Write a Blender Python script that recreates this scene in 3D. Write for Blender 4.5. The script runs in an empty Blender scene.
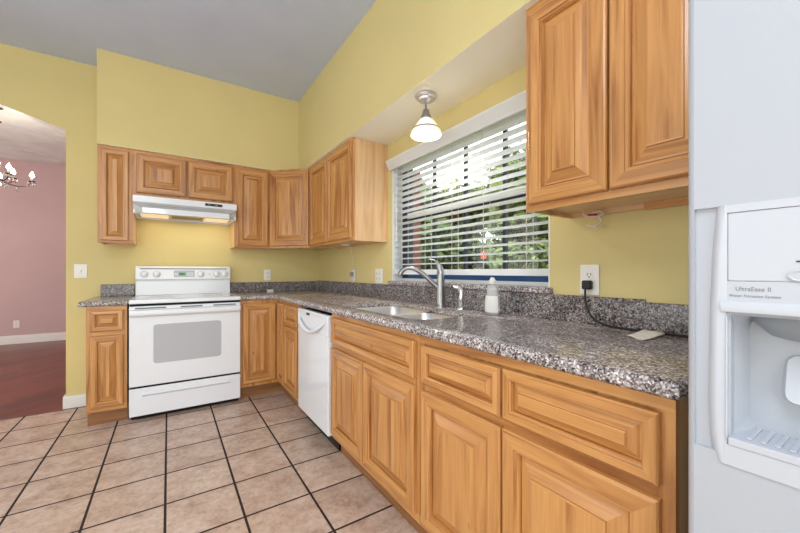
import bpy, bmesh, math, random
from mathutils import Vector, Matrix
random.seed(7)
SC = bpy.context.scene
COL = SC.collection
R = math.radians

# ------------------------------------------------------------------ camera, world, lights, exposure
cam_d = bpy.data.cameras.new('camera')
cam = bpy.data.objects.new('camera', cam_d); COL.objects.link(cam)
cam.location = (-1.4525, -3.925, 1.1278)
cam.rotation_euler = (R(90), 0, R(-33.512))
cam_d.sensor_fit = 'HORIZONTAL'; cam_d.sensor_width = 36
cam_d.lens = 349.28 / 800 * 36
cam_d.shift_y = 5.14 / 800
cam_d.clip_start = 0.02; cam_d.clip_end = 200
SC.camera = cam

SC.view_settings.view_transform = 'Standard'
SC.view_settings.look = 'None'
SC.view_settings.gamma = 1
SC.view_settings.use_curve_mapping = False
SC.view_settings.exposure = 0.07

W = bpy.data.worlds.new('world'); SC.world = W; W.use_nodes = True
_bg = W.node_tree.nodes['Background']
_bg.inputs[0].default_value = (0.88, 0.94, 1.0, 1); _bg.inputs[1].default_value = 2.7

def lamp(name, kind, loc, energy, color=(1, 1, 1), rot=(0, 0, 0), size=None, size_y=None):
    d = bpy.data.lights.new(name, kind); d.energy = energy; d.color = color
    if kind == 'AREA':
        d.shape = 'RECTANGLE'; d.size = size; d.size_y = size_y
    elif kind == 'SUN':
        d.angle = R(size or 1)
    elif size: d.shadow_soft_size = size
    o = bpy.data.objects.new(name, d); COL.objects.link(o); o.location = loc; o.rotation_euler = rot
    return o
lamp('sun', 'SUN', (6, -3, 9), 1.8, (1, .95, .85), (R(28), R(-34), 0), 2)
# unseen area lights added before the rear and left walls as soft fill
lamp('rear_fill', 'AREA', (-1.9, -6.0, 1.45), 76, (.85, .93, 1), (R(90), 0, 0), 3.6, 2.3)
lamp('side_fill', 'AREA', (-4.4, -3.2, 1.4), 54, (.85, .93, 1), (R(90), 0, R(-90)), 3.4, 2.2)
lamp('overhead_fill', 'AREA', (-2.1, -4.3, 2.84), 36, (.93, .96, 1), (0, 0, 0), 1.2, .6)  # added overhead fill to brighten worktops and floor, no fixture modelled
lamp('dining_fill', 'AREA', (-5.6, 1.8, 1.5), 66, (1, .97, .93), (R(90), 0, R(-90)), 3.0, 2.0)  # added fill for the dining room, with no window behind it

# ------------------------------------------------------------------ materials
def lin(c):
    out = []
    for v in c[:3]:
        v = v / 255
        out.append(v / 12.92 if v <= .04045 else ((v + .055) / 1.055) ** 2.4)
    return (*out, 1)

class NT:
    def __init__(s, name):
        s.m = bpy.data.materials.new(name); s.m.use_nodes = True
        s.t = s.m.node_tree; s.b = s.t.nodes['Principled BSDF']
    def n(s, typ, **kw):
        nd = s.t.nodes.new(typ)
        for k, v in kw.items():
            if k.startswith('i_'):
                key = k[2:]
                key = int(key) if key.isdigit() else key.replace('_', ' ')
                nd.inputs[key].default_value = v
            else: setattr(nd, k, v)
        return nd
    def l(s, a, b): s.t.links.new(a, b)
    def ramp(s, fac, stops, interp='LINEAR'):
        r = s.n('ShaderNodeValToRGB'); r.color_ramp.interpolation = interp
        el = r.color_ramp.elements
        while len(el) < len(stops): el.new(0.5)
        for e, (p, c) in zip(el, stops): e.position = p; e.color = c
        s.l(fac, r.inputs[0]); return r.outputs[0]
    def mix(s, fac, a, b, mode='MIX'):
        m = s.n('ShaderNodeMix', data_type='RGBA', blend_type=mode)
        for sock, v in ((m.inputs[0], fac), (m.inputs[6], a), (m.inputs[7], b)):
            if isinstance(v, (int, float)): sock.default_value = v
            elif isinstance(v, tuple): sock.default_value = v
            else: s.l(v, sock)
        return m.outputs[2]
    def math(s, op, a, b=None, c=None):
        m = s.n('ShaderNodeMath', operation=op)
        for i, v in enumerate((a, b, c)):
            if v is None: continue
            if isinstance(v, (int, float)): m.inputs[i].default_value = v
            else: s.l(v, m.inputs[i])
        return m.outputs[0]

def plain(name, rgb, rough=.5, metal=0, spec=.5, noise=0, nscale=8, bump=0, bscale=200, trans=0, coat=0):
    t = NT(name); b = t.b
    b.inputs['Base Color'].default_value = lin(rgb); b.inputs['Roughness'].default_value = rough
    b.inputs['Metallic'].default_value = metal; b.inputs['Specular IOR Level'].default_value = spec
    b.inputs['Transmission Weight'].default_value = trans; b.inputs['Coat Weight'].default_value = coat
    tc = t.n('ShaderNodeTexCoord')
    if noise:
        nz = t.n('ShaderNodeTexNoise', i_Scale=nscale, i_Detail=5.0); t.l(tc.outputs['Object'], nz.inputs['Vector'])
        a = lin([v * (1 - noise) for v in rgb]); c = lin([min(255, v * (1 + noise)) for v in rgb])
        t.l(t.ramp(nz.outputs[0], [(.3, a), (.7, c)]), b.inputs['Base Color'])
    if bump:
        nz = t.n('ShaderNodeTexNoise', i_Scale=bscale, i_Detail=3.0); t.l(tc.outputs['Object'], nz.inputs['Vector'])
        bp = t.n('ShaderNodeBump', i_Strength=bump, i_Distance=.002)
        t.l(nz.outputs[0], bp.inputs['Height']); t.l(bp.outputs[0], b.inputs['Normal'])
    return t.m

def emit(name, rgb, strength):
    t = NT(name); b = t.b
    b.inputs['Base Color'].default_value = lin(rgb)
    b.inputs['Emission Color'].default_value = lin(rgb); b.inputs['Emission Strength'].default_value = strength
    return t.m

def wood(name, light, dark, rough=.32, stave=.085):
    t = NT(name); b = t.b
    uv = t.n('ShaderNodeTexCoord'); oi = t.n('ShaderNodeObjectInfo')
    sep = t.n('ShaderNodeSeparateXYZ'); t.l(uv.outputs['UV'], sep.inputs[0])
    off = t.math('MULTIPLY', oi.outputs['Random'], 37.0)
    u = t.math('ADD', sep.outputs[0], off); v = t.math('ADD', sep.outputs[1], off)
    # glued staves
    sid = t.math('FLOOR', t.math('DIVIDE', u, stave))
    wn = t.n('ShaderNodeTexWhiteNoise', noise_dimensions='1D'); t.l(sid, wn.inputs['W'])
    cm = t.n('ShaderNodeCombineXYZ'); t.l(t.math('MULTIPLY', u, 16.0), cm.inputs[0]); t.l(t.math('MULTIPLY', v, 1.3), cm.inputs[1]); t.l(t.math('MULTIPLY', wn.outputs[0], 9.0), cm.inputs[2])
    n1 = t.n('ShaderNodeTexNoise', i_Scale=1.0, i_Detail=4.0, i_Distortion=1.2); t.l(cm.outputs[0], n1.inputs['Vector'])
    cm2 = t.n('ShaderNodeCombineXYZ'); t.l(t.math('MULTIPLY', u, 170.0), cm2.inputs[0]); t.l(t.math('MULTIPLY', v, 5.0), cm2.inputs[1])
    n2 = t.n('ShaderNodeTexNoise', i_Scale=1.0, i_Detail=2.0); t.l(cm2.outputs[0], n2.inputs['Vector'])
    base = t.ramp(n1.outputs[0], [(.28, lin(dark)), (.5, lin([(a * .7 + c * .3) for a, c in zip(light, dark)])), (.72, lin(light))])
    g = t.ramp(n2.outputs[0], [(.3, (.82, .78, .74, 1)), (.62, (1, 1, 1, 1))])
    c = t.mix(.55, base, g, 'MULTIPLY')
    st = t.ramp(wn.outputs[0], [(0, (.86, .80, .74, 1)), (1, (1.0, 1.0, 1.0, 1))])
    c = t.mix(.4, c, st, 'MULTIPLY')
    # small dark knots
    cm3 = t.n('ShaderNodeCombineXYZ'); t.l(t.math('MULTIPLY', u, 9.0), cm3.inputs[0]); t.l(t.math('MULTIPLY', v, 4.0), cm3.inputs[1])
    vo = t.n('ShaderNodeTexVoronoi', i_Scale=1.0, i_Randomness=1.0); t.l(cm3.outputs[0], vo.inputs['Vector'])
    vsep = t.n('ShaderNodeSeparateColor'); t.l(vo.outputs['Color'], vsep.inputs[0])
    pick = t.math('GREATER_THAN', vsep.outputs[0], .8)
    kn = t.ramp(vo.outputs['Distance'], [(.03, (1, 1, 1, 1)), (.085, (0, 0, 0, 1))])
    c = t.mix(t.math('MULTIPLY', t.math('MULTIPLY', kn, pick), .75), c, lin((92, 48, 22)))
    t.l(c, b.inputs['Base Color']); b.inputs['Roughness'].default_value = rough
    b.inputs['Coat Weight'].default_value = .25; b.inputs['Coat Roughness'].default_value = .22
    return t.m

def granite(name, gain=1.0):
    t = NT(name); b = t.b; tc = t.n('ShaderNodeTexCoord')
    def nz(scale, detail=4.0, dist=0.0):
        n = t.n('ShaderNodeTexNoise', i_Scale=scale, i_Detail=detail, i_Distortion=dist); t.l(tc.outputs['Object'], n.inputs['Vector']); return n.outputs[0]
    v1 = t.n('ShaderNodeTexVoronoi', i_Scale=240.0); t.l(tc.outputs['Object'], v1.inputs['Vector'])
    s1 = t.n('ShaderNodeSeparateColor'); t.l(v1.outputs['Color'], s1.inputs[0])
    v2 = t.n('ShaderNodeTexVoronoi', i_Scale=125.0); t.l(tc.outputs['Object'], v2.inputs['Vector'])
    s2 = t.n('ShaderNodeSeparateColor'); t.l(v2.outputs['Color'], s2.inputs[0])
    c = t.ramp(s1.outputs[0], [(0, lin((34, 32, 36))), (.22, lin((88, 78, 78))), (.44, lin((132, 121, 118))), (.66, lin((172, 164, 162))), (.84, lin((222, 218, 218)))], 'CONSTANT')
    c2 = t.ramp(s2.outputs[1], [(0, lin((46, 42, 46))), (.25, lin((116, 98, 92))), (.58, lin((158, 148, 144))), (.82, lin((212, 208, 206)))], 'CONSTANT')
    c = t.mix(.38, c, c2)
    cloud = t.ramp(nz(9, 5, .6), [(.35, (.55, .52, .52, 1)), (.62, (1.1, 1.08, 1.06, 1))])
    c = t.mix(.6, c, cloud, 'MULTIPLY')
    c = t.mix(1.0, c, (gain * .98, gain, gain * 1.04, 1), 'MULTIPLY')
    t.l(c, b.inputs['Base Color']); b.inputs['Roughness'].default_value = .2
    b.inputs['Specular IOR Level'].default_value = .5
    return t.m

def tiles(name, tx, ty, p, grout=.011):
    t = NT(name); b = t.b; tc = t.n('ShaderNodeTexCoord')
    sep = t.n('ShaderNodeSeparateXYZ'); t.l(tc.outputs['Object'], sep.inputs[0])
    ux = t.math('DIVIDE', t.math('SUBTRACT', sep.outputs[0], tx), p); uy = t.math('DIVIDE', t.math('SUBTRACT', sep.outputs[1], ty), p)
    def line(u):
        f = t.math('SUBTRACT', u, t.math('FLOOR', u))
        d = t.math('MINIMUM', f, t.math('SUBTRACT', 1.0, f))
        return d
    d = t.math('MINIMUM', line(ux), line(uy))
    g = t.math('LESS_THAN', d, grout / 2 / p)
    cm = t.n('ShaderNodeCombineXYZ'); t.l(t.math('FLOOR', ux), cm.inputs[0]); t.l(t.math('FLOOR', uy), cm.inputs[1])
    wn = t.n('ShaderNodeTexWhiteNoise', noise_dimensions='2D'); t.l(cm.outputs[0], wn.inputs['Vector'])
    va = t.n('ShaderNodeVectorMath', operation='MULTIPLY_ADD'); va.inputs[1].default_value = (7, 7, 7)
    t.l(wn.outputs['Color'], va.inputs[0]); t.l(tc.outputs['Object'], va.inputs[2])
    n1 = t.n('ShaderNodeTexNoise', i_Scale=9.0, i_Detail=8.0, i_Roughness=.72, i_Distortion=.25); t.l(va.outputs[0], n1.inputs['Vector'])
    n2 = t.n('ShaderNodeTexNoise', i_Scale=38.0, i_Detail=6.0, i_Roughness=.7); t.l(va.outputs[0], n2.inputs['Vector'])
    c = t.ramp(n1.outputs[0], [(.28, lin((174, 142, 124))), (.48, lin((211, 185, 168))), (.7, lin((231, 211, 198)))])
    c2 = t.ramp(n2.outputs[0], [(.34, (.66, .63, .60, 1)), (.56, (1, 1, 1, 1))])
    c = t.mix(.7, c, c2, 'MULTIPLY')
    tint = t.ramp(wn.outputs[0], [(0, (.88, .87, .86, 1)), (1, (1, 1, 1, 1))])
    c = t.mix(1.0, c, tint, 'MULTIPLY')
    c = t.mix(g, c, lin((44, 32, 32)))
    t.l(c, b.inputs['Base Color'])
    r = t.mix(g, (.36, .36, .36, 1), (.9, .9, .9, 1)); t.l(r, b.inputs['Roughness'])
    bp = t.n('ShaderNodeBump', i_Strength=.5, i_Distance=.003)
    t.l(t.math('MULTIPLY', t.math('MINIMUM', d, .035), 28.0), bp.inputs['Height']); t.l(bp.outputs[0], b.inputs['Normal'])
    return t.m

def planks(name):
    t = NT(name); b = t.b; tc = t.n('ShaderNodeTexCoord')
    mp = t.n('ShaderNodeMapping'); mp.inputs['Rotation'].default_value = (0, 0, R(-45)); t.l(tc.outputs['Object'], mp.inputs[0])
    sep = t.n('ShaderNodeSeparateXYZ'); t.l(mp.outputs[0], sep.inputs[0])
    row = t.math('FLOOR', t.math('DIVIDE', sep.outputs[1], .085))
    wn = t.n('ShaderNodeTexWhiteNoise', noise_dimensions='1D'); t.l(row, wn.inputs['W'])
    ul = t.math('DIVIDE', t.math('ADD', sep.outputs[0], t.math('MULTIPLY', wn.outputs[0], 3.0)), .9)
    cm = t.n('ShaderNodeCombineXYZ'); t.l(row, cm.inputs[0]); t.l(t.math('FLOOR', ul), cm.inputs[1])
    w2 = t.n('ShaderNodeTexWhiteNoise', noise_dimensions='2D'); t.l(cm.outputs[0], w2.inputs['Vector'])
    c = t.ramp(w2.outputs[0], [(0, lin((92, 40, 24))), (.5, lin((112, 50, 30))), (1, lin((130, 62, 38)))])
    fr = t.math('FRACT', t.math('DIVIDE', sep.outputs[1], .085))
    g = t.math('LESS_THAN', fr, .04); c = t.mix(g, c, lin((50, 18, 12)))
    t.l(c, b.inputs['Base Color']); b.inputs['Roughness'].default_value = .3
    return t.m

M = {}
M['yellow'] = plain('yellow_paint', (219, 203, 143), .75, noise=.025, nscale=1.2, bump=.12, bscale=90)
M['cream'] = plain('cream_paint', (252, 247, 228), .8, bump=.1, bscale=90)
M['ceil'] = plain('ceiling_paint', (200, 210, 234), .9, noise=.02, nscale=2, bump=.25, bscale=60)
M['ceil2'] = plain('dining_ceiling_paint', (226, 226, 222), .9, noise=.05, nscale=5, bump=.5, bscale=30)
M['pink'] = plain('pink_paint', (202, 173, 175), .8, noise=.02, nscale=1.5)
M['white'] = plain('white_trim', (238, 238, 236), .45)
M['tile'] = tiles('floor_tile', -1.4664, -.9642, .307)
M['planks'] = planks('red_wood_floor')
M['wood'] = wood('honey_wood', (223, 167, 102), (157, 98, 48))
M['woodend'] = wood('panel_wood_lit', (238, 202, 158), (214, 168, 120), .35, .4)  # cabinet wood paled, light on the side panel is put into its colour
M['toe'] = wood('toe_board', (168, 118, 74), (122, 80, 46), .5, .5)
M['granite'] = granite('granite', 1.38)  # brightened granite, window glare on the worktop is put into its colour
M['granite_shaded'] = granite('granite_backsplash_shaded', .82)  # same granite darkened, shade on the upright backsplash is put into its colour
M['enamel'] = plain('white_enamel', (236, 240, 247), .18, coat=.3)
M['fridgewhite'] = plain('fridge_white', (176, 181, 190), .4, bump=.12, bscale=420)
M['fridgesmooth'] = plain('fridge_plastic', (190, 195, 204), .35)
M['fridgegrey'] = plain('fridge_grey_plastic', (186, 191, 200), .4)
M['dimgrey'] = plain('grey_plastic', (140, 147, 156), .4)
M['ovenglass'] = plain('oven_glass', (186, 189, 196), .1, spec=.5)
M['ceramic'] = plain('ceramic_glass', (214, 215, 216), .08)
M['black'] = plain('black_plastic', (16, 16, 17), .4)
M['darkgap'] = plain('dark_gap', (10, 10, 10), .8)
M['slot'] = plain('vent_slot', (112, 114, 118), .5)
M['steel'] = plain('stainless', (222, 222, 224), .38, metal=1)
M['nickel'] = plain('brushed_nickel', (160, 160, 162), .28, metal=1)
M['satin'] = plain('satin_nickel', (214, 214, 218), .35, metal=1)
M['chrome'] = plain('chrome', (225, 225, 225), .12, metal=1)
M['bronze'] = plain('bronze', (96, 62, 44), .4, metal=.6)
M['plate'] = plain('outlet_plastic', (240, 239, 234), .4)
def blind_vinyl():
    t = NT('blind_vinyl'); tl = t.n('ShaderNodeBsdfTranslucent'); tl.inputs[0].default_value = (.92, .93, .94, 1)
    t.b.inputs['Base Color'].default_value = lin((250, 251, 251)); t.b.inputs['Roughness'].default_value = .4
    m = t.n('ShaderNodeMixShader'); m.inputs[0].default_value = .45; t.l(t.b.outputs[0], m.inputs[1]); t.l(tl.outputs[0], m.inputs[2])
    t.l(m.outputs[0], t.t.nodes['Material Output'].inputs[0]); return t.m
M['blind'] = blind_vinyl()
M['navy'] = plain('window_frame_navy', (22, 28, 44), .5)
M['bluetape'] = plain('blue_sill', (16, 70, 118), .6)
M['sash'] = plain('white_sash', (228, 230, 230), .4)
M['paper'] = plain('paper', (238, 234, 228), .8, noise=.05, nscale=60)
M['cord'] = plain('black_cord', (14, 14, 15), .45)
M['whitecord'] = plain('white_cord', (226, 220, 210), .5)
M['redcap'] = plain('red_wire', (168, 44, 66), .5)
M['filter'] = plain('hood_filter', (150, 132, 96), .45, metal=.6, noise=.15, nscale=300)
M['hoodgrey'] = plain('hood_grey', (196, 198, 200), .4)
M['hoodbulb'] = emit('hood_bulb', (255, 232, 190), .45)
M['led'] = emit('green_display', (40, 190, 90), .8)
M['bulb'] = emit('candle_bulb', (255, 240, 220), 26)
M['bottlelabel'] = plain('bottle_label', (236, 236, 232), .5)
M['soap'] = plain('clear_soap', (232, 234, 236), .15, trans=.5)
M['letter'] = plain('grey_lettering', (112, 118, 130), .5)
M['lawn'] = plain('lawn', (128, 132, 74), .9, noise=.25, nscale=6)
M['road'] = plain('asphalt', (126, 124, 120), .9)
M['bark'] = plain('bark', (62, 48, 38), .9, noise=.2, nscale=12)
M['post'] = plain('porch_post_paint', (96, 52, 42), .7)
M['sign'] = plain('orange_sign', (170, 76, 48), .6)
for i, c in enumerate([(104, 122, 66), (74, 94, 52), (134, 146, 88)]):
    M['leaf%d' % i] = plain('leaf_%d' % i, c, .7, noise=.3, nscale=3)
def crystal():
    t = NT('crystal'); b = t.b
    b.inputs['Base Color'].default_value = (.95, .95, .97, 1); b.inputs['Roughness'].default_value = .05
    b.inputs['Transmission Weight'].default_value = .7; return t.m
M['crystal'] = crystal()
def window_glass():
    t = NT('window_glass'); nt = t.t
    tr = t.n('ShaderNodeBsdfTransparent'); gl = t.n('ShaderNodeBsdfGlossy', i_Roughness=.02)
    mx = t.n('ShaderNodeMixShader'); mx.inputs[0].default_value = .018
    t.l(tr.outputs[0], mx.inputs[1]); t.l(gl.outputs[0], mx.inputs[2])
    t.l(mx.outputs[0], nt.nodes['Material Output'].inputs[0]); return t.m
M['glass'] = window_glass()
def shade_glass():
    t = NT('lit_frosted_glass'); nt = t.t
    tl = t.n('ShaderNodeBsdfTranslucent'); tl.inputs[0].default_value = (.72, .67, .6, 1)
    df = t.n('ShaderNodeBsdfDiffuse'); df.inputs[0].default_value = (.95, .92, .86, 1)
    m1 = t.n('ShaderNodeMixShader'); m1.inputs[0].default_value = .5
    em = t.n('ShaderNodeEmission'); em.inputs[0].default_value = (1, .93, .82, 1); em.inputs[1].default_value = .16
    ad = t.n('ShaderNodeAddShader')
    t.l(tl.outputs[0], m1.inputs[1]); t.l(df.outputs[0], m1.inputs[2]); t.l(m1.outputs[0], ad.inputs[0]); t.l(em.outputs[0], ad.inputs[1])
    t.l(ad.outputs[0], nt.nodes['Material Output'].inputs[0]); return t.m
M['shade'] = shade_glass()

# ------------------------------------------------------------------ mesh helpers
Z = (0, 0, 1); X = (1, 0, 0); Y = (0, 1, 0)
class MB:
    def __init__(s): s.v = []; s.f = []; s.g = []; s.mi = []
    def face(s, pts, g=Z, mi=0):
        k = len(s.v); s.v += [tuple(p) for p in pts]; s.f.append(tuple(range(k, k + len(pts)))); s.g.append(g); s.mi.append(mi)
    def add(s, verts, faces, g=Z, mi=0):
        k = len(s.v); s.v += [tuple(p) for p in verts]
        for f in faces: s.f.append(tuple(i + k for i in f)); s.g.append(g); s.mi.append(mi)
        return s
    def box(s, x0, x1, y0, y1, z0, z1, g=Z, mi=0):
        x0, x1 = sorted((x0, x1)); y0, y1 = sorted((y0, y1)); z0, z1 = sorted((z0, z1))
        v = [(x0, y0, z0), (x1, y0, z0), (x1, y1, z0), (x0, y1, z0), (x0, y0, z1), (x1, y0, z1), (x1, y1, z1), (x0, y1, z1)]
        return s.add(v, [(3, 2, 1, 0), (4, 5, 6, 7), (0, 1, 5, 4), (1, 2, 6, 5), (2, 3, 7, 6), (3, 0, 4, 7)], g, mi)
    def rings(s, rings, cap0=True, cap1=True, g=Z, mi=0, closed=True):
        n = len(rings[0]); v = [p for r in rings for p in r]; f = []
        for i in range(len(rings) - 1):
            for j in range(n if closed else n - 1):
                a, b = i * n + j, i * n + (j + 1) % n
                f.append((a, b, b + n, a + n))
        if cap0: f.append(tuple(range(n - 1, -1, -1)))
        if cap1: f.append(tuple((len(rings) - 1) * n + j for j in range(n)))
        return s.add(v, f, g, mi)
    def lathe(s, prof, c=(0, 0, 0), n=24, mi=0, cap0=True, cap1=True, mat=None):
        rr = []
        for r, z in prof:
            ring = [Vector((r * math.cos(2 * math.pi * k / n), r * math.sin(2 * math.pi * k / n), z)) for k in range(n)]
            if mat: ring = [mat @ p for p in ring]
            rr.append([p + Vector(c) for p in ring])
        return s.rings(rr, cap0, cap1, mi=mi)
    def tube(s, pts, r, n=10, mi=0):
        pts = [Vector(p) for p in pts]; rs = r if isinstance(r, (list, tuple)) else [r] * len(pts)
        rr = []; up = None
        for i, p in enumerate(pts):
            d = (pts[min(i + 1, len(pts) - 1)] - pts[max(i - 1, 0)]).normalized()
            if up is None:
                up = Vector((0, 0, 1)) if abs(d.z) < .9 else Vector((1, 0, 0))
            a = up - d * up.dot(d)
            if a.length < 1e-4: a = Vector((1, 0, 0)) - d * d.x
            a.normalize(); up = a; b = d.cross(a)
            rr.append([p + (a * math.cos(2 * math.pi * k / n) + b * math.sin(2 * math.pi * k / n)) * rs[i] for k in range(n)])
        return s.rings(rr, mi=mi)
    def build(s, name, mats, parent=None, smooth=0, bevel=0, seg=2):
        if not isinstance(mats, (list, tuple)): mats = [mats]
        me = bpy.data.meshes.new(name); me.from_pydata(s.v, [], s.f)
        for m in mats: me.materials.append(m)
        me.polygons.foreach_set('material_index', s.mi)
        uvl = me.uv_layers.new(name='UVMap')
        for p, g in zip(me.polygons, s.g):
            nrm = p.normal; gv = Vector(g)
            if abs(nrm.dot(gv)) > .9: gv = Vector((1, 0, 0)) if abs(nrm.x) < .7 else Vector((0, 1, 0))
            u = nrm.cross(gv)
            for li in p.loop_indices:
                co = me.vertices[me.loops[li].vertex_index].co
                uvl.data[li].uv = (co.dot(u), co.dot(gv))
        bm = bmesh.new(); bm.from_mesh(me)
        bmesh.ops.remove_doubles(bm, verts=bm.verts, dist=1e-5)
        bmesh.ops.recalc_face_normals(bm, faces=bm.faces)
        bm.to_mesh(me); bm.free()
        if smooth:
            me.polygons.foreach_set('use_smooth', [True] * len(me.polygons)); me.set_sharp_from_angle(angle=R(smooth))
        me.update()
        o = bpy.data.objects.new(name, me); COL.objects.link(o)
        if parent: o.parent = parent
        if bevel:
            b = o.modifiers.new('bevel', 'BEVEL'); b.width = bevel; b.segments = seg; b.limit_method = 'ANGLE'; b.angle_limit = R(40)
        return o

def tag(o, label=None, cat=None, group=None, kind=None):
    if label: o['label'] = label
    if cat: o['category'] = cat
    if group: o['group'] = group
    if kind: o['kind'] = kind
    return o
def thing(name, label, cat, loc=(0, 0, 0), rz=0, group=None):
    o = bpy.data.objects.new(name, None); COL.objects.link(o); o.location = loc; o.rotation_euler = (0, 0, R(rz)); o.empty_display_size = .05
    return tag(o, label, cat, group)
def struct(name, mb, mats, label=None, **k):
    return tag(mb.build(name, mats, **k), label, kind='structure')
def arc(cx, cy, r, a0, a1, n):
    return [(cx + r * math.cos(R(a0 + (a1 - a0) * i / n)), cy + r * math.sin(R(a0 + (a1 - a0) * i / n))) for i in range(n + 1)]
def rrect(x0, x1, y0, y1, r, n=5):
    return arc(x1 - r, y1 - r, r, 0, 90, n) + arc(x0 + r, y1 - r, r, 90, 180, n) + arc(x0 + r, y0 + r, r, 180, 270, n) + arc(x1 - r, y0 + r, r, 270, 360, n)

# ------------------------------------------------------------------ setting
CH = 2.88; SF = -.335; SZ = 2.134
WY0, WY1, WZ0, WZ1 = -1.62, -2.972, 1.06, 2.0      # window opening in the wall with the sink
b = MB(); b.box(-4.7, .0, -6.3, -.035, -.1, 0); struct('floor', b, M['tile'], 'beige square ceramic tile floor with dark grout')
b = MB(); b.box(-6.2, -1.2, -.035, 4.0, -.1, 0); struct('floor_dining', b, M['planks'], 'reddish brown wood plank floor beyond the opening')
b = MB(); b.box(-6.3, .14, -6.4, .06, CH, CH + .1); struct('ceiling', b, M['ceil'])
b = MB(); b.box(-6.3, .14, .0601, 4.1, CH, CH + .1); struct('ceiling_dining', b, M['ceil2'])
# back wall with the angled-top opening to the dining room
b = MB(); b.box(-2.16, .14, 0, .11, 0, CH)
for y in (0, .11):
    b.face([(-2.16, y, 2.297), (-2.16, y, CH), (-2.95, y, CH), (-2.95, y, 2.545)])
    b.face([(-2.95, y, 2.545), (-2.95, y, CH), (-4.1, y, CH), (-4.1, y, 2.545)])
b.face([(-2.16, 0, 2.297), (-2.16, .11, 2.297), (-2.95, .11, 2.545), (-2.95, 0, 2.545)], mi=1)
b.face([(-2.95, 0, 2.545), (-2.95, .11, 2.545), (-4.1, .11, 2.545), (-4.1, 0, 2.545)], mi=1)
b.box(-4.7, -4.1, 0, .11, 0, CH)
struct('wall_back', b, [M['yellow'], M['white']])
# wall with the window
b = MB()
b.box(0, .14, -6.4, WY1, 0, CH); b.box(0, .14, WY0, 0, 0, CH)
b.box(0, .14, WY1, WY0, 0, WZ0 - .03); b.box(0, .14, WY1, WY0, WZ1, CH)
b.box(-.014, .0, -3.75, -3.364, .9145, 1.355)
struct('wall_right', b, M['yellow'])
b = MB(); b.box(0.001, .09, WY0 - .008, WY0 + .002, WZ0 - .02, WZ1); b.box(.001, .09, WY1 - .002, WY1 + .008, WZ0 - .02, WZ1); b.box(.001, .09, WY1, WY0, WZ1 - .008, WZ1)
struct('trim_1', b, M['sash'], 'white lining of the window recess')
b = MB(); b.box(-4.8, -4.7, -6.4, .11, 0, CH); struct('wall_left', b, M['yellow'])
b = MB(); b.box(-4.8, .14, -6.5, -6.4, 0, CH); struct('wall_rear', b, M['yellow'])
b = MB(); b.box(-6.3, -1.1, 3.95, 4.05, 0, CH); struct('wall_dining_back', b, M['pink'])
b = MB(); b.box(-6.3, -6.2, 0, 4.05, 0, CH); b.box(-1.2, -1.1, .11, 4.05, 0, CH); b.box(-6.3, -4.7, .0, .11, 0, CH); struct('wall_dining_side', b, M['pink'])
# soffit over the wall cabinets, front faces painted like the walls, underside cream
b = MB()
b.box(-1.922, .0, SF, -.0005, SZ + .0006, CH - .0005); b.box(SF, -.0005, -6.4, SF, SZ + .0006, CH - .0005)
b.box(-1.922, .0, SF, -.0005, SZ, SZ + .0006, mi=1); b.box(SF, -.0005, -6.4, SF, SZ, SZ + .0006, mi=1)
struct('ceiling_soffit', b, [M['yellow'], M['cream']], 'yellow boxed soffit above the wall cabinets')
def baseboard(name, x0, x1, y0, y1, h=.1, t=.0):
    b = MB(); b.box(x0, x1, y0, y1, 0, h * .78); b.box(x0, x1, y0 + (.006 if y1 - y0 < .05 else 0), y1, h * .78, h)
    return struct(name, b, M['white'])
baseboard('baseboard_back', -2.176, -1.948, -.016, 0, .1)
b = MB(); b.box(-2.176, -2.16, .0005, .126, 0, .1); struct('baseboard_opening', b, M['white'])
baseboard('baseboard_dining', -6.2, -1.2, 3.932, 3.95, .13)

# window: dark frame, muntins, white meeting rail, blue bottom rail, panes
t = thing('window_1', 'double hung window with dark frame and muntins behind the blind', 'window', (.11, WY0, WZ0)); t['kind'] = 'structure'
wl = WY1 - WY0; wh = WZ1 - WZ0
b = MB(); b.box(-.02, .03, -.085, -.008, .0, wh - .008); b.box(-.02, .03, wl + .008, wl + .06, 0, wh - .008); b.box(-.02, .03, wl + .06, -.085, wh - .06, wh - .008)
b.build('window_frame', M['navy'], t)
b = MB(); b.box(-.02, .03, wl + .06, -.085, .016, .052); tag(b.build('bottom_rail', M['bluetape'], t), 'blue bottom rail')
b = MB(); b.box(-.03, .03, wl + .004, -.004, -.003, .016); tag(b.build('sill_strip', M['sash'], t), 'white strip along the sill')
b = MB(); b.box(-.024, .026, wl + .06, -.085, .475, .515); tag(b.build('meeting_rail', M['sash'], t), 'white meeting rail')
b = MB()
for yy in (-2.005, -2.315, -2.625): b.box(-.006, .012, yy - WY0 - .011, yy - WY0 + .011, .05, wh - .05)
for zz in (1.745,): b.box(-.006, .012, wl + .06, -.085, zz - WZ0 - .011, zz - WZ0 + .011)
b.box(-.008, .014, wl + .06, -.085, .452, .475); b.build('muntin_bars', M['navy'], t)
b = MB(); b.box(.002, .005, wl + .06, -.085, .05, wh - .05); b.build('pane', M['glass'], t)
b = MB(); b.box(-.036, .088, -2.99, -1.605, WZ0 - .032, WZ0 - .004); struct('sill_granite', b, M['granite'], 'granite window sill above the backsplash', bevel=.006)

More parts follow.
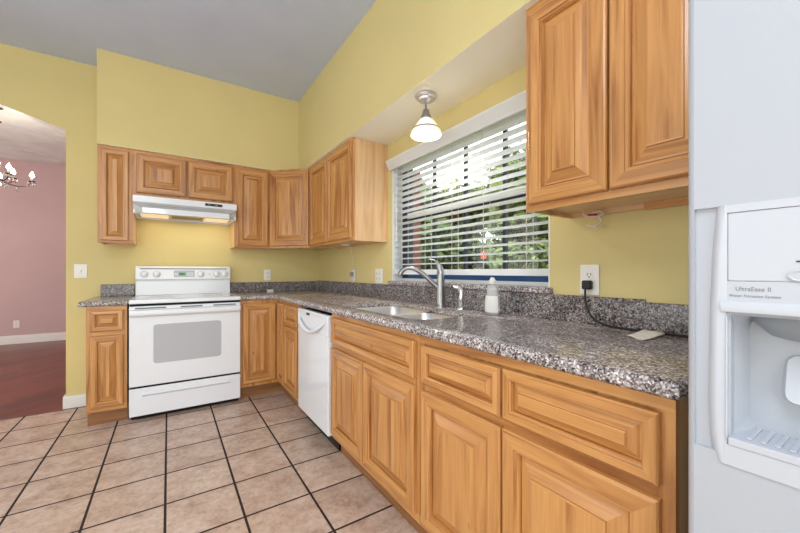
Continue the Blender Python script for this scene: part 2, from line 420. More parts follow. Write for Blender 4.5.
# ------------------------------------------------------------------ outside the window
b = MB()
nx, ny = 16, 10
def gz(x): return -.25 + max(0, (x - 1.5)) * .105
vs = [(.2 + i * 3.2, -30 + j * 8.0, gz(.2 + i * 3.2)) for i in range(nx) for j in range(ny)]
b.add(vs, [(i * ny + j, (i + 1) * ny + j, (i + 1) * ny + j + 1, i * ny + j + 1) for i in range(nx - 1) for j in range(ny - 1)])
struct('ground_lawn', b, M['lawn'], 'yellow green lawn rising away from the window')
b = MB(); b.face([(11, -28, gz(11) + .015), (13.4, -28, gz(13.4) + .015), (13.4, 40, gz(13.4) + .015), (11, 40, gz(11) + .015)]); struct('road_strip', b, M['road'], 'pale road across the lawn')
def tree(x, y, h, r, kind, label, trunk=.12, n=2600, low=.14):
    z0 = gz(x) - .05
    t = thing('tree', label, 'tree', (x, y, z0), 0, 'trees on the lawn')
    b = MB(); b.tube([(0, 0, 0), (.05, .03, h * .3), (-.04, .05, h * .6), (0, 0, h * .85)], [trunk, trunk * .8, trunk * .5, .02], 8)
    for k in range(5):
        a = random.uniform(0, 6.28); b.tube([(0, .03, h * (.3 + .08 * k)), (math.cos(a) * r * .4, math.sin(a) * r * .4, h * (.45 + .08 * k))], [trunk * .45, .02], 6)
    b.build('trunk', M['bark'], t, 50)
    b = MB(); cl = [(random.uniform(-r, r) * .7, random.uniform(-r, r) * .7, h * random.uniform(low, .95)) for _ in range(34)]
    for _ in range(n):
        c = random.choice(cl); d = Vector((random.gauss(0, 1), random.gauss(0, 1), random.gauss(0, .8))); d = d.normalized() * r * .36 * random.random() ** .4
        p = Vector(c) + d; a = Vector((random.uniform(-1, 1), random.uniform(-1, 1), random.uniform(-1, 1))).normalized(); q = a.orthogonal().normalized()
        s = random.uniform(.17, .36) * (r / 2) ** .5
        b.face([p - a * s, p + q * s * .5, p + a * s, p - q * s * .5])
    b.build('foliage', M['leaf%d' % kind], t)
tree(10.6, 5.0, 5.0, 1.9, 0, 'mid green broad tree on the lawn just behind the orange sign', n=3600)
tree(10.6, 9.9, 4.8, 2.0, 1, 'dark green tree on the lawn between the orange sign and the porch post', n=3600)
tree(19.6, 11.2, 7.8, 2.9, 0, 'tall mid green tree beyond the road, the one farthest from the porch post', n=4500)
tree(19.6, 18.0, 7.2, 2.9, 2, 'tall pale green tree beyond the road between two darker trees', n=4500)
tree(20.0, 25.0, 8.6, 3.2, 1, 'tallest dark green tree beyond the road, past the porch post', n=4500)
def shrub(x, y, h, r, kind, label):
    z0 = gz(x) - .03
    t = thing('shrub', label, 'shrub', (x, y, z0), 0, 'shrubs along the road')
    b = MB()
    for k in range(5): b.tube([(0, 0, 0), (random.uniform(-.4, .4) * r, random.uniform(-.4, .4) * r, h * .6)], [.025, .01], 5)
    b.build('stem', M['bark'], t)
    b = MB()
    for _ in range(1300):
        d = Vector((random.gauss(0, 1), random.gauss(0, 1), random.gauss(0, 1))).normalized() * random.random() ** .35
        p = Vector((d.x * r, d.y * r, h * .5 + d.z * h * .5)); a = Vector((random.uniform(-1, 1), random.uniform(-1, 1), random.uniform(-1, 1))).normalized(); q = a.orthogonal().normalized(); s = random.uniform(.10, .2)
        b.face([p - a * s, p + q * s * .5, p + a * s, p - q * s * .5])
    b.build('foliage', M['leaf%d' % kind], t)
for i, (x, y, h, r, k, l) in enumerate([(14.2, 7.0, 1.8, 1.3, 1, 'dark rounded shrub across the road behind the orange sign'), (14.2, 9.7, 1.6, 1.3, 0, 'mid green shrub across the road in front of the tall mid green tree'),
        (14.2, 12.4, 1.9, 1.3, 2, 'pale green shrub across the road behind the dark lawn tree'), (14.2, 15.1, 1.6, 1.3, 0, 'mid green shrub across the road in front of the tall pale tree'), (14.2, 17.8, 1.8, 1.3, 1, 'dark shrub across the road behind the porch post')]):
    shrub(x, y, h, r, k, l)
t = thing('porch_post', 'reddish brown porch post standing just outside the window', 'post', (2.5, 1.5, gz(2.5)))
b = MB(); b.box(-.07, .07, -.07, .07, .12, 3.2); b.build('shaft', M['post'], t, bevel=.01)
b = MB(); b.box(-.1, .1, -.1, .1, -.05, .12); b.build('base', M['post'], t, bevel=.01)
t = thing('yard_sign', 'small orange sign on a thin stake in the lawn', 'sign', (8, 4.88, gz(8)))
b = MB(); b.box(-.012, .012, -.012, .012, -.05, 1.42); b.build('stake', M['bark'], t)
b = MB(); b.box(-.03, -.014, -.14, .14, 1.16, 1.44); b.build('panel', M['sign'], t)

# ------------------------------------------------------------------ cabinets
def panel_door(parent, name, x0, x1, z0, z1, yf, horizontal=False, th=.02, label=None):
    w, h = x1 - x0, z1 - z0; s = min(1, w / .25, h / .26)
    def ring(ins, d): return [(x0 + ins, yf - d, z0 + ins), (x1 - ins, yf - d, z0 + ins), (x1 - ins, yf - d, z1 - ins), (x0 + ins, yf - d, z1 - ins)]
    def loft(b, prof, grains):
        rr = [ring(i, d) for i, d in prof]
        for a, c in zip(rr, rr[1:]):
            for k in range(4):
                k2 = (k + 1) % 4
                b.face([a[k], a[k2], c[k2], c[k]], grains[k % 2])
        return rr[-1]
    b = MB()
    loft(b, [(0, 0), (0, th * .72), (.003, th * .9), (.007, th), (.044 * s, th), (.046 * s, th * .8), (.053 * s, th * .74), (.056 * s, th * .5), (.057 * s, -th * .1), (.064 * s, -th * .1), (.064 * s, -th * .2)], (X, Z))
    o = b.build(name, M['wood'], parent)
    g = X if horizontal else Z
    b = MB()
    last = loft(b, [(.060 * s, -th * .1), (.0605 * s, th * .12), (.067 * s, th * .16), (.100 * s, th * .74), (.101 * s, th * .98), (.106 * s, th * 1.04)], (X, Z))
    b.face(last, g)
    p = b.build('raised_panel', M['wood'], o)
    return o
def upper(name, label, loc, rz, w, z0, z1, doors, d=.305, poly=None):
    t = thing(name, label, 'cabinet', (loc[0], loc[1], z0), rz, 'wall cabinets'); h = z1 - z0
    b = MB(); b.box(0, w, -d + .019, -.001, .018, h - .001, Z); b.box(0, .015, -d + .019, -.001, 0, .018); b.box(w - .015, w, -d + .019, -.001, 0, .018); b.box(.015, w - .015, -.02, -.001, 0, .018, X)
    b.build('carcass', M['woodend'], t)
    frame(t, w, h, -d, doors, 0)
    for (x0, x1, a, c) in doors: panel_door(t, 'door', x0, x1, a - z0, c - z0, -d)
    return t
def frame(t, w, h, yf, openings, z0, stile=.032):
    b = MB(); e = .0004
    xs = sorted(set([round(o[0], 4) for o in openings] + [round(o[1], 4) for o in openings]))
    b.box(0, w, yf, yf + .019, z0, z0 + .03, X); b.box(0, w, yf, yf + .019, h - .03, h, X)
    b.box(0, stile, yf + e, yf + .019, z0 + .03, h - .03, Z); b.box(w - stile, w, yf + e, yf + .019, z0 + .03, h - .03, Z)
    b.box(stile, w - stile, yf + .006, yf + .019, z0 + .03, h - .03, Z)
    b.build('face_frame', M['wood'], t)

UZ0, UZ1 = 1.362, 2.133
upper('wall_cabinet', 'narrow single door wall cabinet at the free end above the small counter', (-1.922, 0, 0), 0, .229, UZ0, UZ1, [(.022, .197, 1.378, 2.108)])
upper('wall_cabinet', 'short two door wall cabinet directly above the range hood', (-1.692, 0, 0), 0, .757, 1.742, UZ1, [(.016, .368, 1.785, 2.108), (.386, .740, 1.785, 2.108)])
upper('wall_cabinet', 'single door wall cabinet between the range hood and the diagonal corner cabinet', (-.934, 0, 0), 0, .323, UZ0, UZ1, [(.02, .300, 1.378, 2.108)])
# diagonal corner unit
t = thing('wall_cabinet', 'diagonal single door corner wall cabinet where the two cabinet rows meet', 'cabinet', (-.61, -.305, UZ0), -45, 'wall cabinets')
hw = .305 * math.sqrt(2); hh = UZ1 - UZ0
b = MB(); inv = Matrix.Rotation(R(45), 3, 'Z')
pts = [inv @ (Vector(p) - Vector((-.61, -.305, 0))) for p in [(-.61, -.3, 0), (-.3, -.61, 0), (-.001, -.609, 0), (-.001, -.001, 0), (-.609, -.001, 0)]]
b.rings([[p + Vector((0, .008, .012)) for p in pts], [p + Vector((0, .008, hh - .001)) for p in pts]]); b.build('carcass', M['woodend'], t)
b = MB(); b.box(0, hw, -.006, .012, 0, hh, Z); b.build('face_frame', M['wood'], t)
panel_door(t, 'door', .008, hw - .008, .018, 2.112 - UZ0, -.006)
upper('wall_cabinet', 'two door wall cabinet with a bare side panel beside the window', (0, -.611, 0), -90, .944, UZ0, UZ1, [(.03, .455, 1.383, 2.108), (.47, .93, 1.383, 2.108)])
t = upper('wall_cabinet', 'large two door wall cabinet above the outlet, next to the refrigerator', (0, -3.072, 0), -90, .62, 1.356, UZ1, [(.020, .303, 1.381, 2.095), (.311, .60, 1.381, 2.095)])
b = MB(); b.box(.292, .615, -.034, -.016, -.007, .018, X); b.build('filler_strip', M['wood'], t)

BZ = .876
def base(name, label, loc, rz, w, doors, drawers, d=.61, top=BZ - .001):
    t = thing(name, label, 'cabinet', loc, rz, 'base cabinets')
    b = MB(); b.box(.0005, w - .0005, -d + .019, -.002, .11, top); b.build('carcass', M['woodend'], t)
    b = MB(); b.box(.0005, w - .0005, -d + .06, -d + .08, 0, .112, X); b.build('toe_kick', M['toe'], t)
    b = MB(); yf = -d; h = BZ - .0005
    b.box(0, w, yf, yf + .019, .11, .15, X); b.box(0, w, yf, yf + .019, h - .03, h, X)
    b.box(0, .035, yf + .0004, yf + .019, .15, h - .03, Z); b.box(w - .035, w, yf + .0004, yf + .019, .15, h - .03, Z)
    b.box(.035, w - .035, yf + .0008, yf + .019, .66, .70, X); b.box(.035, w - .035, yf + .005, yf + .019, .15, h - .03, Z)
    b.build('face_frame', M['wood'], t)
    for (x0, x1, a, c) in doors: panel_door(t, 'door', x0, x1, a, c, -d)
    for (x0, x1, a, c) in drawers: panel_door(t, 'drawer', x0, x1, a, c, -d, True)
    return t
base('base_cabinet', 'narrow base cabinet with a small drawer under the short granite top', (-1.945, 0, 0), 0, .232, [(.022, .21, .14, .662)], [(.022, .21, .694, .846)])
# corner carousel cabinet: L-shaped with two doors meeting in the inner corner
t = thing('base_cabinet', 'corner base cabinet with two full height doors meeting at the inner corner', 'cabinet', (0, 0, 0), 0, 'base cabinets')
b = MB(); Lp = [(-.932, -.002), (-.932, -.591), (-.591, -.591), (-.591, -.852), (-.002, -.852), (-.002, -.002)]
b.rings([[(x, y, .11) for x, y in Lp], [(x, y, BZ - .001) for x, y in Lp]]); b.build('carcass', M['woodend'], t)
b = MB(); b.box(-.932, -.53, -.55, -.53, 0, .112, X); b.box(-.55, -.53, -.852, -.55, 0, .112, Y); b.build('toe_kick', M['toe'], t)
b = MB(); b.box(-.933, -.6, -.61, -.591, .11, .876 - .001, Z); b.box(-.61, -.591, -.853, -.61, .11, .875, Z); b.build('face_frame', M['wood'], t)
panel_door(t, 'door', -.915, -.634, .14, .846, -.61)
o = panel_door(t, 'door', .636, .838, .14, .846, -.61); o.rotation_euler = (0, 0, R(-90))
base('base_cabinet', 'narrow drawer over door base cabinet between the corner doors and the dishwasher', (0, -.854, 0), -90, .418, [(.014, .362, .14, .662)], [(.014, .362, .694, .846)])
base('base_cabinet', 'sink base cabinet with one wide false drawer over two doors', (0, -1.892, 0), -90, .903, [(.02, .43, .14, .665), (.442, .884, .14, .665)], [(.022, .884, .694, .848)], top=.66)
base('base_cabinet', 'two drawer two door base cabinet beside the refrigerator', (0, -2.796, 0), -90, .852, [(.03, .422, .14, .662), (.430, .828, .14, .662)], [(.03, .422, .69, .84), (.430, .828, .69, .84)])

# ------------------------------------------------------------------ worktops
def offset(poly, d):
    n = len(poly); out = []
    for i in range(n):
        p0, p1, p2 = Vector(poly[i - 1]), Vector(poly[i]), Vector(poly[(i + 1) % n])
        a = (p1 - p0).normalized(); c = (p2 - p1).normalized()
        n1 = Vector((-a.y, a.x)); n2 = Vector((-c.y, c.x))
        k = (n1 + n2); k = k / max(.2, (1 + n1.dot(n2))); out.append(tuple(p1 + k * d))
    return out
def slab(name, poly, hole, z0, z1, mat, r=.014):
    """CCW outline, optional hole outline; rounded front edge"""
    bm = bmesh.new()
    prof = [(r, z1)] + [(r - r * math.sin(R(a)), z1 - r + r * math.cos(R(a))) for a in (22, 45, 67, 90)] + [(r - r * math.sin(R(a)), z0 + r - r * math.cos(R(a))) for a in (90, 67, 45, 22)] + [(r, z0)]
    rings = []
    for ins, z in prof:
        rings.append([bm.verts.new((x, y, z)) for x, y in offset(poly, ins)])
    n = len(poly)
    for a, c in zip(rings, rings[1:]):
        for k in range(n): bm.faces.new((a[k], a[(k + 1) % n], c[(k + 1) % n], c[k]))
    hr = []
    if hole:
        for z, e in ((z1, -.003), (z1 - .003, 0), (z1 - .017, 0), (z1 - .017, -.03), (z0, -.03)):
            hh = offset(hole, e) if e else hole
            hr.append([bm.verts.new((x, y, z)) for x, y in hh])
        m = len(hole)
        for a, c in zip(hr, hr[1:]):
            for k in range(m): bm.faces.new((a[k], a[(k + 1) % m], c[(k + 1) % m], c[k]))
    bm.edges.ensure_lookup_table()
    def fill(loops):
        es = []
        for L in loops:
            for k in range(len(L)): es.append(bm.edges.get((L[k], L[(k + 1) % len(L)])) or bm.edges.new((L[k], L[(k + 1) % len(L)])))
        bmesh.ops.triangle_fill(bm, edges=es, use_beauty=True)
    fill([rings[0]] + ([hr[0]] if hole else [])); fill([rings[-1]] + ([hr[-1]] if hole else []))
    bmesh.ops.recalc_face_normals(bm, faces=bm.faces)
    me = bpy.data.meshes.new(name); bm.to_mesh(me); bm.free(); me.materials.append(mat)
    me.polygons.foreach_set('use_smooth', [True] * len(me.polygons)); me.set_sharp_from_angle(angle=R(50))
    o = bpy.data.objects.new(name, me); COL.objects.link(o); return o
CZ = .914
hole = []
hole += arc(-.225, -1.99, .07, 90, 0, 6)[::-1]
hole = arc(-.236, -1.995, .075, 0, 90, 6) + arc(-.46, -2.0, .08, 90, 180, 6) + arc(-.46, -2.615, .08, 180, 270, 6) + arc(-.30, -2.615, .08, 270, 360, 6) + [(-.22, -2.40), (-.20, -2.36)] + arc(-.20, -2.32, .035, 270, 360, 4)[1:]
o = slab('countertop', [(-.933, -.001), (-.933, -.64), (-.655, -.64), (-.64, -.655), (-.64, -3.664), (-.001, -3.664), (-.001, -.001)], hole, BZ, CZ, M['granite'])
tag(o, 'long L shaped speckled granite worktop holding the sink', 'countertop')
b = MB(); b.box(-.933, -.001, -.021, -.001, CZ, 1.018); b.build('backsplash', M['granite_shaded'], o, bevel=.003)
b = MB(); b.box(-.021, -.001, -3.364, -.0215, CZ, 1.027); b.box(-.036, -.015, -3.664, -3.30, CZ, 1.018); b.build('backsplash', M['granite_shaded'], o, bevel=.003)
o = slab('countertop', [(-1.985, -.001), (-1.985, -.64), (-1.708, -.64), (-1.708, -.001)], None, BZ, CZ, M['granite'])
tag(o, 'short granite worktop on the narrow cabinet beside the stove, near the light switch', 'countertop')
b = MB(); b.box(-1.94, -1.708, -.021, -.001, CZ, 1.018); b.build('backsplash', M['granite_shaded'], o, bevel=.003)

# ------------------------------------------------------------------ sink, faucet, sprayer
t = thing('kitchen_sink', 'stainless double bowl sink set into the granite worktop', 'sink', (0, 0, .69))
def bowl(x0, x1, y0, y1, dep):
    b = MB(); zt = CZ - .018 - .69; rr = []
    for ins, z, r in [(-.014, zt, .07), (0, zt, .06), (.004, zt - .005, .06), (.012, zt - dep * .5, .06), (.018, zt - dep + .03, .06), (.03, zt - dep + .008, .055), (.05, zt - dep, .04)]:
        rr.append([(x, y, z) for x, y in rrect(x0 + ins, x1 - ins, y0 + ins, y1 - ins, r)])
    b.rings(rr, cap0=False); o = b.build('bowl', M['steel'], t, 50)
    b = MB(); b.lathe([(.042, zt - dep + .0006), (.042, zt - dep + .004), (.034, zt - dep + .004), (.028, zt - dep + .001)], ((x0 + x1) / 2 + .05, (y0 + y1) / 2, 0), 20); b.build('drain', M['chrome'], o, 50)
bowl(-.535, -.17, -2.325, -1.935, .18); bowl(-.535, -.232, -2.685, -2.353, .16)

t = thing('faucet', 'brushed nickel single lever faucet with a curved spout behind the sink', 'faucet', (-.085, -2.305, CZ))
b = MB(); b.lathe([(.034, 0), (.034, .006), (.029, .012), (.026, .02), (.0245, .1), (.024, .19), (.022, .215), (.015, .225)], n=24); b.build('body', M['nickel'], t, 40)
dx, dy = -.80, .60
L = .245
def sp(f, z): return (dx * L * f, dy * L * f, z)
b = MB(); b.tube([sp(.0, .105), sp(.12, .128), sp(.27, .163), sp(.42, .197), sp(.57, .222), sp(.70, .235), sp(.82, .236), sp(.92, .226), sp(.98, .21), sp(1.0, .195)], [.016, .0155, .0145, .014, .0135, .013, .013, .0135, .0145, .015], 14); b.build('spout', M['nickel'], t, 60)
b = MB(); b.tube([(0, 0, .215), (-.004, .003, .235), (-.010, .010, .258), (-.018, .02, .278)], [.022, .019, .013, .006], 12); b.tube([(-.016, .017, .272), (-.03, .034, .285), (-.05, .06, .29)], [.006, .005, .004], 8); b.build('lever', M['nickel'], t, 60)
t = thing('side_sprayer', 'chrome pull out side sprayer standing next to the faucet', 'sprayer', (-.075, -2.47, CZ))
b = MB(); b.lathe([(.024, 0), (.024, .006), (.018, .014), (.014, .02)], n=18); b.build('base', M['chrome'], t, 40)
b = MB(); b.tube([(0, 0, .014), (0, 0, .05), (.002, -.003, .085), (.0, .0, .105), (-.012, .012, .122), (-.03, .03, .128)], [.012, .0155, .015, .0145, .0145, .012], 12); b.build('spray_head', M['chrome'], t, 60)

# soap bottle
t = thing('soap_bottle', 'clear plastic soap bottle with white label on the worktop under the window', 'bottle', (-.115, -2.735, CZ))
def oval(prof):
    b = MB(); rr = [[(a * math.cos(2 * math.pi * k / 24) * .62, a * math.sin(2 * math.pi * k / 24), z) for k in range(24)] for a, z in [(a * 1.2, z * .95) for a, z in prof]]; b.rings(rr); return b
oval([(.026, 0), (.033, .004), (.035, .03), (.034, .07), (.031, .1), (.027, .115), (.029, .128), (.027, .142), (.016, .155), (.012, .162), (.012, .17)]).build('bottle_body', M['soap'], t, 60)
b = MB(); rr = [[(-.0225 * math.cos(a) * s / .0355 * 1.02, s * math.sin(a), z) for a in [R(-75 + 150 * k / 12) for k in range(13)]] for s, z in [(.0424, .014), (.0428, .045), (.0415, .07), (.038, .095)]]
b.rings(rr, False, False, closed=False); tag(b.build('label', M['bottlelabel'], t, 60), 'white paper label')
b = MB(); b.lathe([(.018, .154), (.018, .170), (.013, .174), (.010, .182), (.007, .185)], n=16); tag(b.build('cap', M['bottlelabel'], t, 40), 'white cap')

# ------------------------------------------------------------------ stove
t = thing('stove', 'white freestanding electric range between the base cabinets', 'stove', (-1.318, 0, 0)); hw = .381
b = MB(); b.box(-hw, hw, -.61, -.03, .05, .885); b.build('body', M['enamel'], t)
for sx in (-1, 1):
    for yy in (-.57, -.08):
        b = MB(); b.lathe([(.018, 0), (.018, .02), (.012, .022), (.012, .052)], (sx * .33, yy, 0), 12); b.build('foot', M['black'], t)
b = MB(); b.box(-hw - .002, hw + .002, -.662, -.03, .884, .916); o = b.build('cooktop', M['enamel'], t, bevel=.008, seg=3)
b = MB(); b.box(-.345, .345, -.60, -.12, .9162, .9175); tag(b.build('cooking_glass', M['ceramic'], o), 'grey ceramic glass surface')
for (x, y, r) in [(-.19, -.45, .1), (.19, -.45, .08), (-.19, -.24, .08), (.19, -.24, .1)]:
    b = MB(); b.lathe([(r, .9174), (r, .918), (r - .004, .918), (r - .004, .9174)], (x, y, 0), 40, cap0=False, cap1=False); b.build('burner_ring', M['slot'], o)
b = MB(); b.box(-hw + .004, hw - .004, -.645, -.61, .866, .886); b.build('gap', M['darkgap'], t)
b = MB(); b.box(-hw + .01, hw - .01, -.60, -.585, .004, .055); b.build('under_drawer_shade', M['darkgap'], t)  # near-black strip added to stand in for the shade under the drawer
# oven door
t2z0, t2z1 = .262, .866
b = MB(); b.box(-hw, hw, -.655, -.612, t2z0, t2z1); d = b.build('oven_door', M['enamel'], t, bevel=.007, seg=3)
b = MB(); rr = rrect(-.232, .232, .425, .722, .022); b.rings([[(x, -.6552, z) for x, z in rr], [(x, -.6575, z) for x, z in rr]]); tag(b.build('door_window', M['ovenglass'], d), 'grey oven window')
b = MB()
for x0, x1 in [(-.345, -.15), (-.055, .095), (.175, .345)]: b.box(x0, x1, -.6562, -.654, .846, .856)
b.build('vent_slots', M['slot'], d)
b = MB(); pts = []
prof = [(-.654, .838), (-.672, .842), (-.690, .838), (-.697, .822), (-.694, .802), (-.680, .79), (-.654, .786)]
b.rings([[(x, y, z) for y, z in prof] for x in (-hw + .004, -hw + .03, 0, hw - .03, hw - .004)]); b.build('door_handle', M['enamel'], d, 50, bevel=.003)
b = MB(); b.box(-hw + .004, hw - .004, -.645, -.61, .248, .264); b.build('gap', M['darkgap'], t)
b = MB(); b.box(-hw, hw, -.655, -.612, .04, .248); d = b.build('storage_drawer', M['enamel'], t, bevel=.006, seg=3)
b = MB(); rr = [(-.655, .214), (-.668, .21), (-.672, .2), (-.66, .186), (-.655, .184)]
b.rings([[(x, y, z) for y, z in rr] for x in (-.30, -.28, .28, .30)]); b.build('pull_lip', M['enamel'], d, 50)
# backguard
b = MB(); prof = [(-.03, .916), (-.085, .916), (-.075, 1.035), (-.078, 1.05), (-.10, 1.058), (-.092, 1.165), (-.08, 1.178), (-.03, 1.178)]
b.rings([[(x, y, z) for y, z in prof] for x in (-.378, .378)]); g = b.build('backguard', M['enamel'], t, bevel=.006, seg=3)
b = MB(); b.box(-.345, .345, -.0965, -.09, 1.150, 1.158); b.build('trim_strip', M['slot'], g)
for kx in (-.315, -.225, .12, .255, .325):
    b = MB(); rot = Matrix.Rotation(R(86), 3, 'X'); b.lathe([(.026, 0), (.025, .012), (.019, .016), (.018, .03), (.014, .033)], (kx, -.094, 1.105), 20, mat=rot)
    b.box(kx - .004, kx + .004, -.131, -.124, 1.09, 1.122); k = b.build('knob', M['enamel'], g, 40)
    b = MB(); b.lathe([(.030, 0), (.030, .003), (.027, .004)], (kx, -.0945, 1.105), 20, mat=rot); b.build('knob_ring', M['fridgegrey'], k)
b = MB(); b.box(-.095, .19 - .12, -.099, -.09, 1.078, 1.138); cpl = b.build('control_panel', M['fridgegrey'], g, bevel=.002)
b = MB(); b.box(-.055, -.005, -.1005, -.0985, 1.095, 1.117); tag(b.build('clock_display', M['black'], cpl), 'dark clock window')
b = MB()
for dx_ in (-.048, -.036, -.022, -.012): b.box(dx_ - .003, dx_ + .003, -.1012, -.1, 1.1, 1.112)
b.box(-.0295, -.0275, -.1012, -.1, 1.102, 1.104); b.box(-.0295, -.0275, -.1012, -.1, 1.108, 1.110); tag(b.build('clock_digits', M['led'], cpl), 'green lit digits')
b = MB()
for i in range(4):
    for j in range(2):
        b = MB(); b.box(.008 + i * .014, .018 + i * .014, -.1003, -.0985, 1.09 + j * .018, 1.101 + j * .018); b.build('button', M['enamel'], cpl)
for i in range(2):
    b = MB(); b.box(-.088 + i * .014, -.078 + i * .014, -.1003, -.0985, 1.1, 1.111); b.build('button', M['enamel'], cpl)
b = MB(); b.lathe([(.004, 0), (.004, .004)], (.195, -.096, 1.105), 10, mat=Matrix.Rotation(R(86), 3, 'X')); b.build('indicator_light', M['black'], g)

# ------------------------------------------------------------------ range hood
t = thing('range_hood', 'white under cabinet range hood with its lamps on, above the stove', 'hood', (-1.3135, 0, 1.602)); hw = .3775; h = .136
b = MB(); b.box(-hw, hw, -.40, -.002, .03, h); b.build('shell', M['hoodgrey'], t)
b = MB(); prof = [(-.40, h), (-.45, h), (-.452, h - .05), (-.44, h - .055), (-.40, h - .055)]
b.rings([[(x, y, z) for y, z in prof] for x in (-hw, hw)]); b.build('top_band', M['enamel'], t, bevel=.002)
b = MB()
v = [(-hw, -.44, h - .055), (hw, -.44, h - .055), (hw - .062, -.405, .034), (-hw + .062, -.405, .034), (-hw, -.39, h - .055), (hw, -.39, h - .055), (hw, -.39, .0), (-hw, -.39, .0)]
b.add(v, [(0, 1, 2, 3), (0, 3, 7, 4), (1, 5, 6, 2), (3, 2, 6, 7)]); b.build('recess_panel', M['hoodgrey'], t)
b = MB()
for i in range(26):
    x = -.27 + i * .0215; b.box(x, x + .012, -.434, -.425, .064, .067)
b.build('vent_slots', M['slot'], t)
b = MB(); b.rings([[(-hw + .06, -.40, .045), (-hw + .06, -.446, .045), (-hw + .06, -.45, .0), (-hw + .06, -.40, 0)], [(hw - .06, -.40, .045), (hw - .06, -.446, .045), (hw - .06, -.45, .0), (hw - .06, -.40, 0)]]); b.build('lower_band', M['enamel'], t, bevel=.002)
b = MB(); b.box(-hw, -hw + .012, -.40, -.002, 0, .03); b.box(hw - .012, hw, -.40, -.002, 0, .03); b.box(-hw, hw, -.016, -.002, -.0, .03); b.build('skirt', M['enamel'], t)
b = MB(); b.box(.125, .26, -.4545, -.4495, h - .036, h - .014); c = b.build('switch_panel', M['black'], t)
for xa in (.15, .205):
    b = MB(); b.box(xa, xa + .015, -.457, -.454, h - .029, h - .022); b.build('switch', M['dimgrey'], c)
b = MB(); b.box(-.12, .13, -.30, -.06, .018, .029); b.build('grease_filter', M['filter'], t)
for sx in (-1, 1):
    b = MB(); b.box(sx * .125 - .007, sx * .125 + .007, -.32, -.05, .006, .03); b.build('filter_clip', M['chrome'], t)
    b = MB(); b.box(sx * .24 - .1, sx * .24 + .1, -.31, -.06, .012, .029); tag(b.build('lamp_lens', M['hoodbulb'], t), 'lit lamp lens')
lamp('hood_light', 'AREA', (-1.3135, -.2, 1.598), 1.0, (1, .87, .64), (0, 0, 0), .6, .2)

# ------------------------------------------------------------------ dishwasher
t = thing('dishwasher', 'white built in dishwasher with a curved handle under the worktop', 'dishwasher', (0, -1.276, 0), -90); w = .61
b = MB(); b.box(.004, w - .004, -.60, -.02, .1, .85); b.build('body', M['darkgap'], t)
b = MB(); b.box(.006, w - .006, -.632, -.60, .105, .722); b.build('door', M['enamel'], t, bevel=.006, seg=3)
b = MB(); b.box(.006, w - .006, -.635, -.60, .722, .855); cp = b.build('control_panel', M['enamel'], t, bevel=.006, seg=3)
b = MB(); hp = []; hr = []
for i in range(21):
    f = i / 20; hp.append((.035 + f * (w - .07), -.634 - .022 * min(1, 6 * min(f, 1 - f)), .818 - .098 * math.sin(math.pi * f) ** .85)); hr.append(.008 + .006 * min(1, 5 * min(f, 1 - f)))
b.tube(hp, hr, 12); b.build('door_handle', M['enamel'], cp, 60)
b = MB(); b.box(.21, .275, -.6375, -.634, .822, .838); b.build('latch_slot', M['black'], cp, bevel=.002)
for i in range(5):
    b = MB(); b.box(.33 + i * .04, .35 + i * .04, -.6362, -.634, .832, .838); b.build('button', M['fridgegrey'], cp)
b = MB(); b.box(.006, w - .006, -.56, -.54, .002, .104); b.build('toe_panel', M['black'], t)

# ------------------------------------------------------------------ refrigerator
FX = -.75
t = thing('refrigerator', 'white side by side refrigerator with an ice and water dispenser', 'refrigerator', (0, 0, 0))
b = MB(); b.box(-.68, -.03, -4.60, -3.722, .03, 1.76); b.build('cabinet_body', M['fridgewhite'], t, bevel=.01)
b = MB(); b.box(-.70, -.67, -4.58, -3.735, .0, .06); b.build('base_grille', M['dimgrey'], t)
ye = -3.7085; yr = -4.128; PZ0, PZ1 = .852, 1.227; CY0, CY1 = -3.757, -3.985; CVZ0, CVZ1 = .868, 1.07
def edge(z0, z1, b):
    pr = [(FX + .07, ye), (FX + .008, ye), (FX + .0025, ye - .0025), (FX, ye - .008), (FX, ye - .0075), ]
    pr = [(FX + .07, ye), (FX + .010, ye)] + [(FX + .010 - .010 * math.sin(R(a)), ye - .010 + .010 * math.cos(R(a))) for a in (22, 45, 68, 90)] + [(FX + .07, ye - .010)]
    b.rings([[(x, y, z0) for x, y in pr], [(x, y, z1) for x, y in pr]])
b = MB(); edge(.07, 1.77, b)
b.box(FX, FX + .07, yr, ye - .010, PZ1, 1.77); b.box(FX, FX + .07, yr, ye - .010, .07, PZ0)
b.box(FX + .006, FX + .07, CY0 - .004, ye - .010, PZ0, PZ1); b.box(FX + .012, FX + .07, yr, CY1, PZ0, PZ1)
b.box(FX + .012, FX + .07, CY1, CY0, PZ0, CVZ0); b.box(FX + .012, FX + .07, CY1, CY0, CVZ1, PZ1)
fd = b.build('freezer_door', M['fridgewhite'], t, 40)
b = MB(); b.box(FX, FX + .07, -4.60, yr - .006, .07, 1.77); b.build('fresh_food_door', M['fridgewhite'], t, bevel=.012, seg=4)
for yy in (yr + .03, yr - .036):
    b = MB(); b.tube([(FX, yy, .5), (FX - .045, yy, .53), (FX - .05, yy, 1.0), (FX - .045, yy, 1.47), (FX, yy, 1.5)], [.014, .013, .013, .013, .014], 10)
    b.build('door_handle', M['fridgesmooth'], fd if yy > yr else t, 60)
# dispenser recess liner: open box going into the door
b = MB(); bx = FX + .12
yl, yr2, zl, zu = CY0, CY1, CVZ0, CVZ1
pr0 = rrect(yr2, yl, zl, zu, .012, 4); pr1 = rrect(yr2 + .012, yl - .012, zl + .004, zu - .006, .03, 4)
b.rings([[(FX - .003, y, z) for y, z in pr0], [(FX + .075, y, z) for y, z in pr1], [(bx - .012, y, z) for y, z in pr1], [(bx, y + (-.03 if y > -3.87 else .03) * 1, z) for y, z in pr1]], cap0=False)
b.build('dispenser_recess', M['fridgesmooth'], fd, 40)
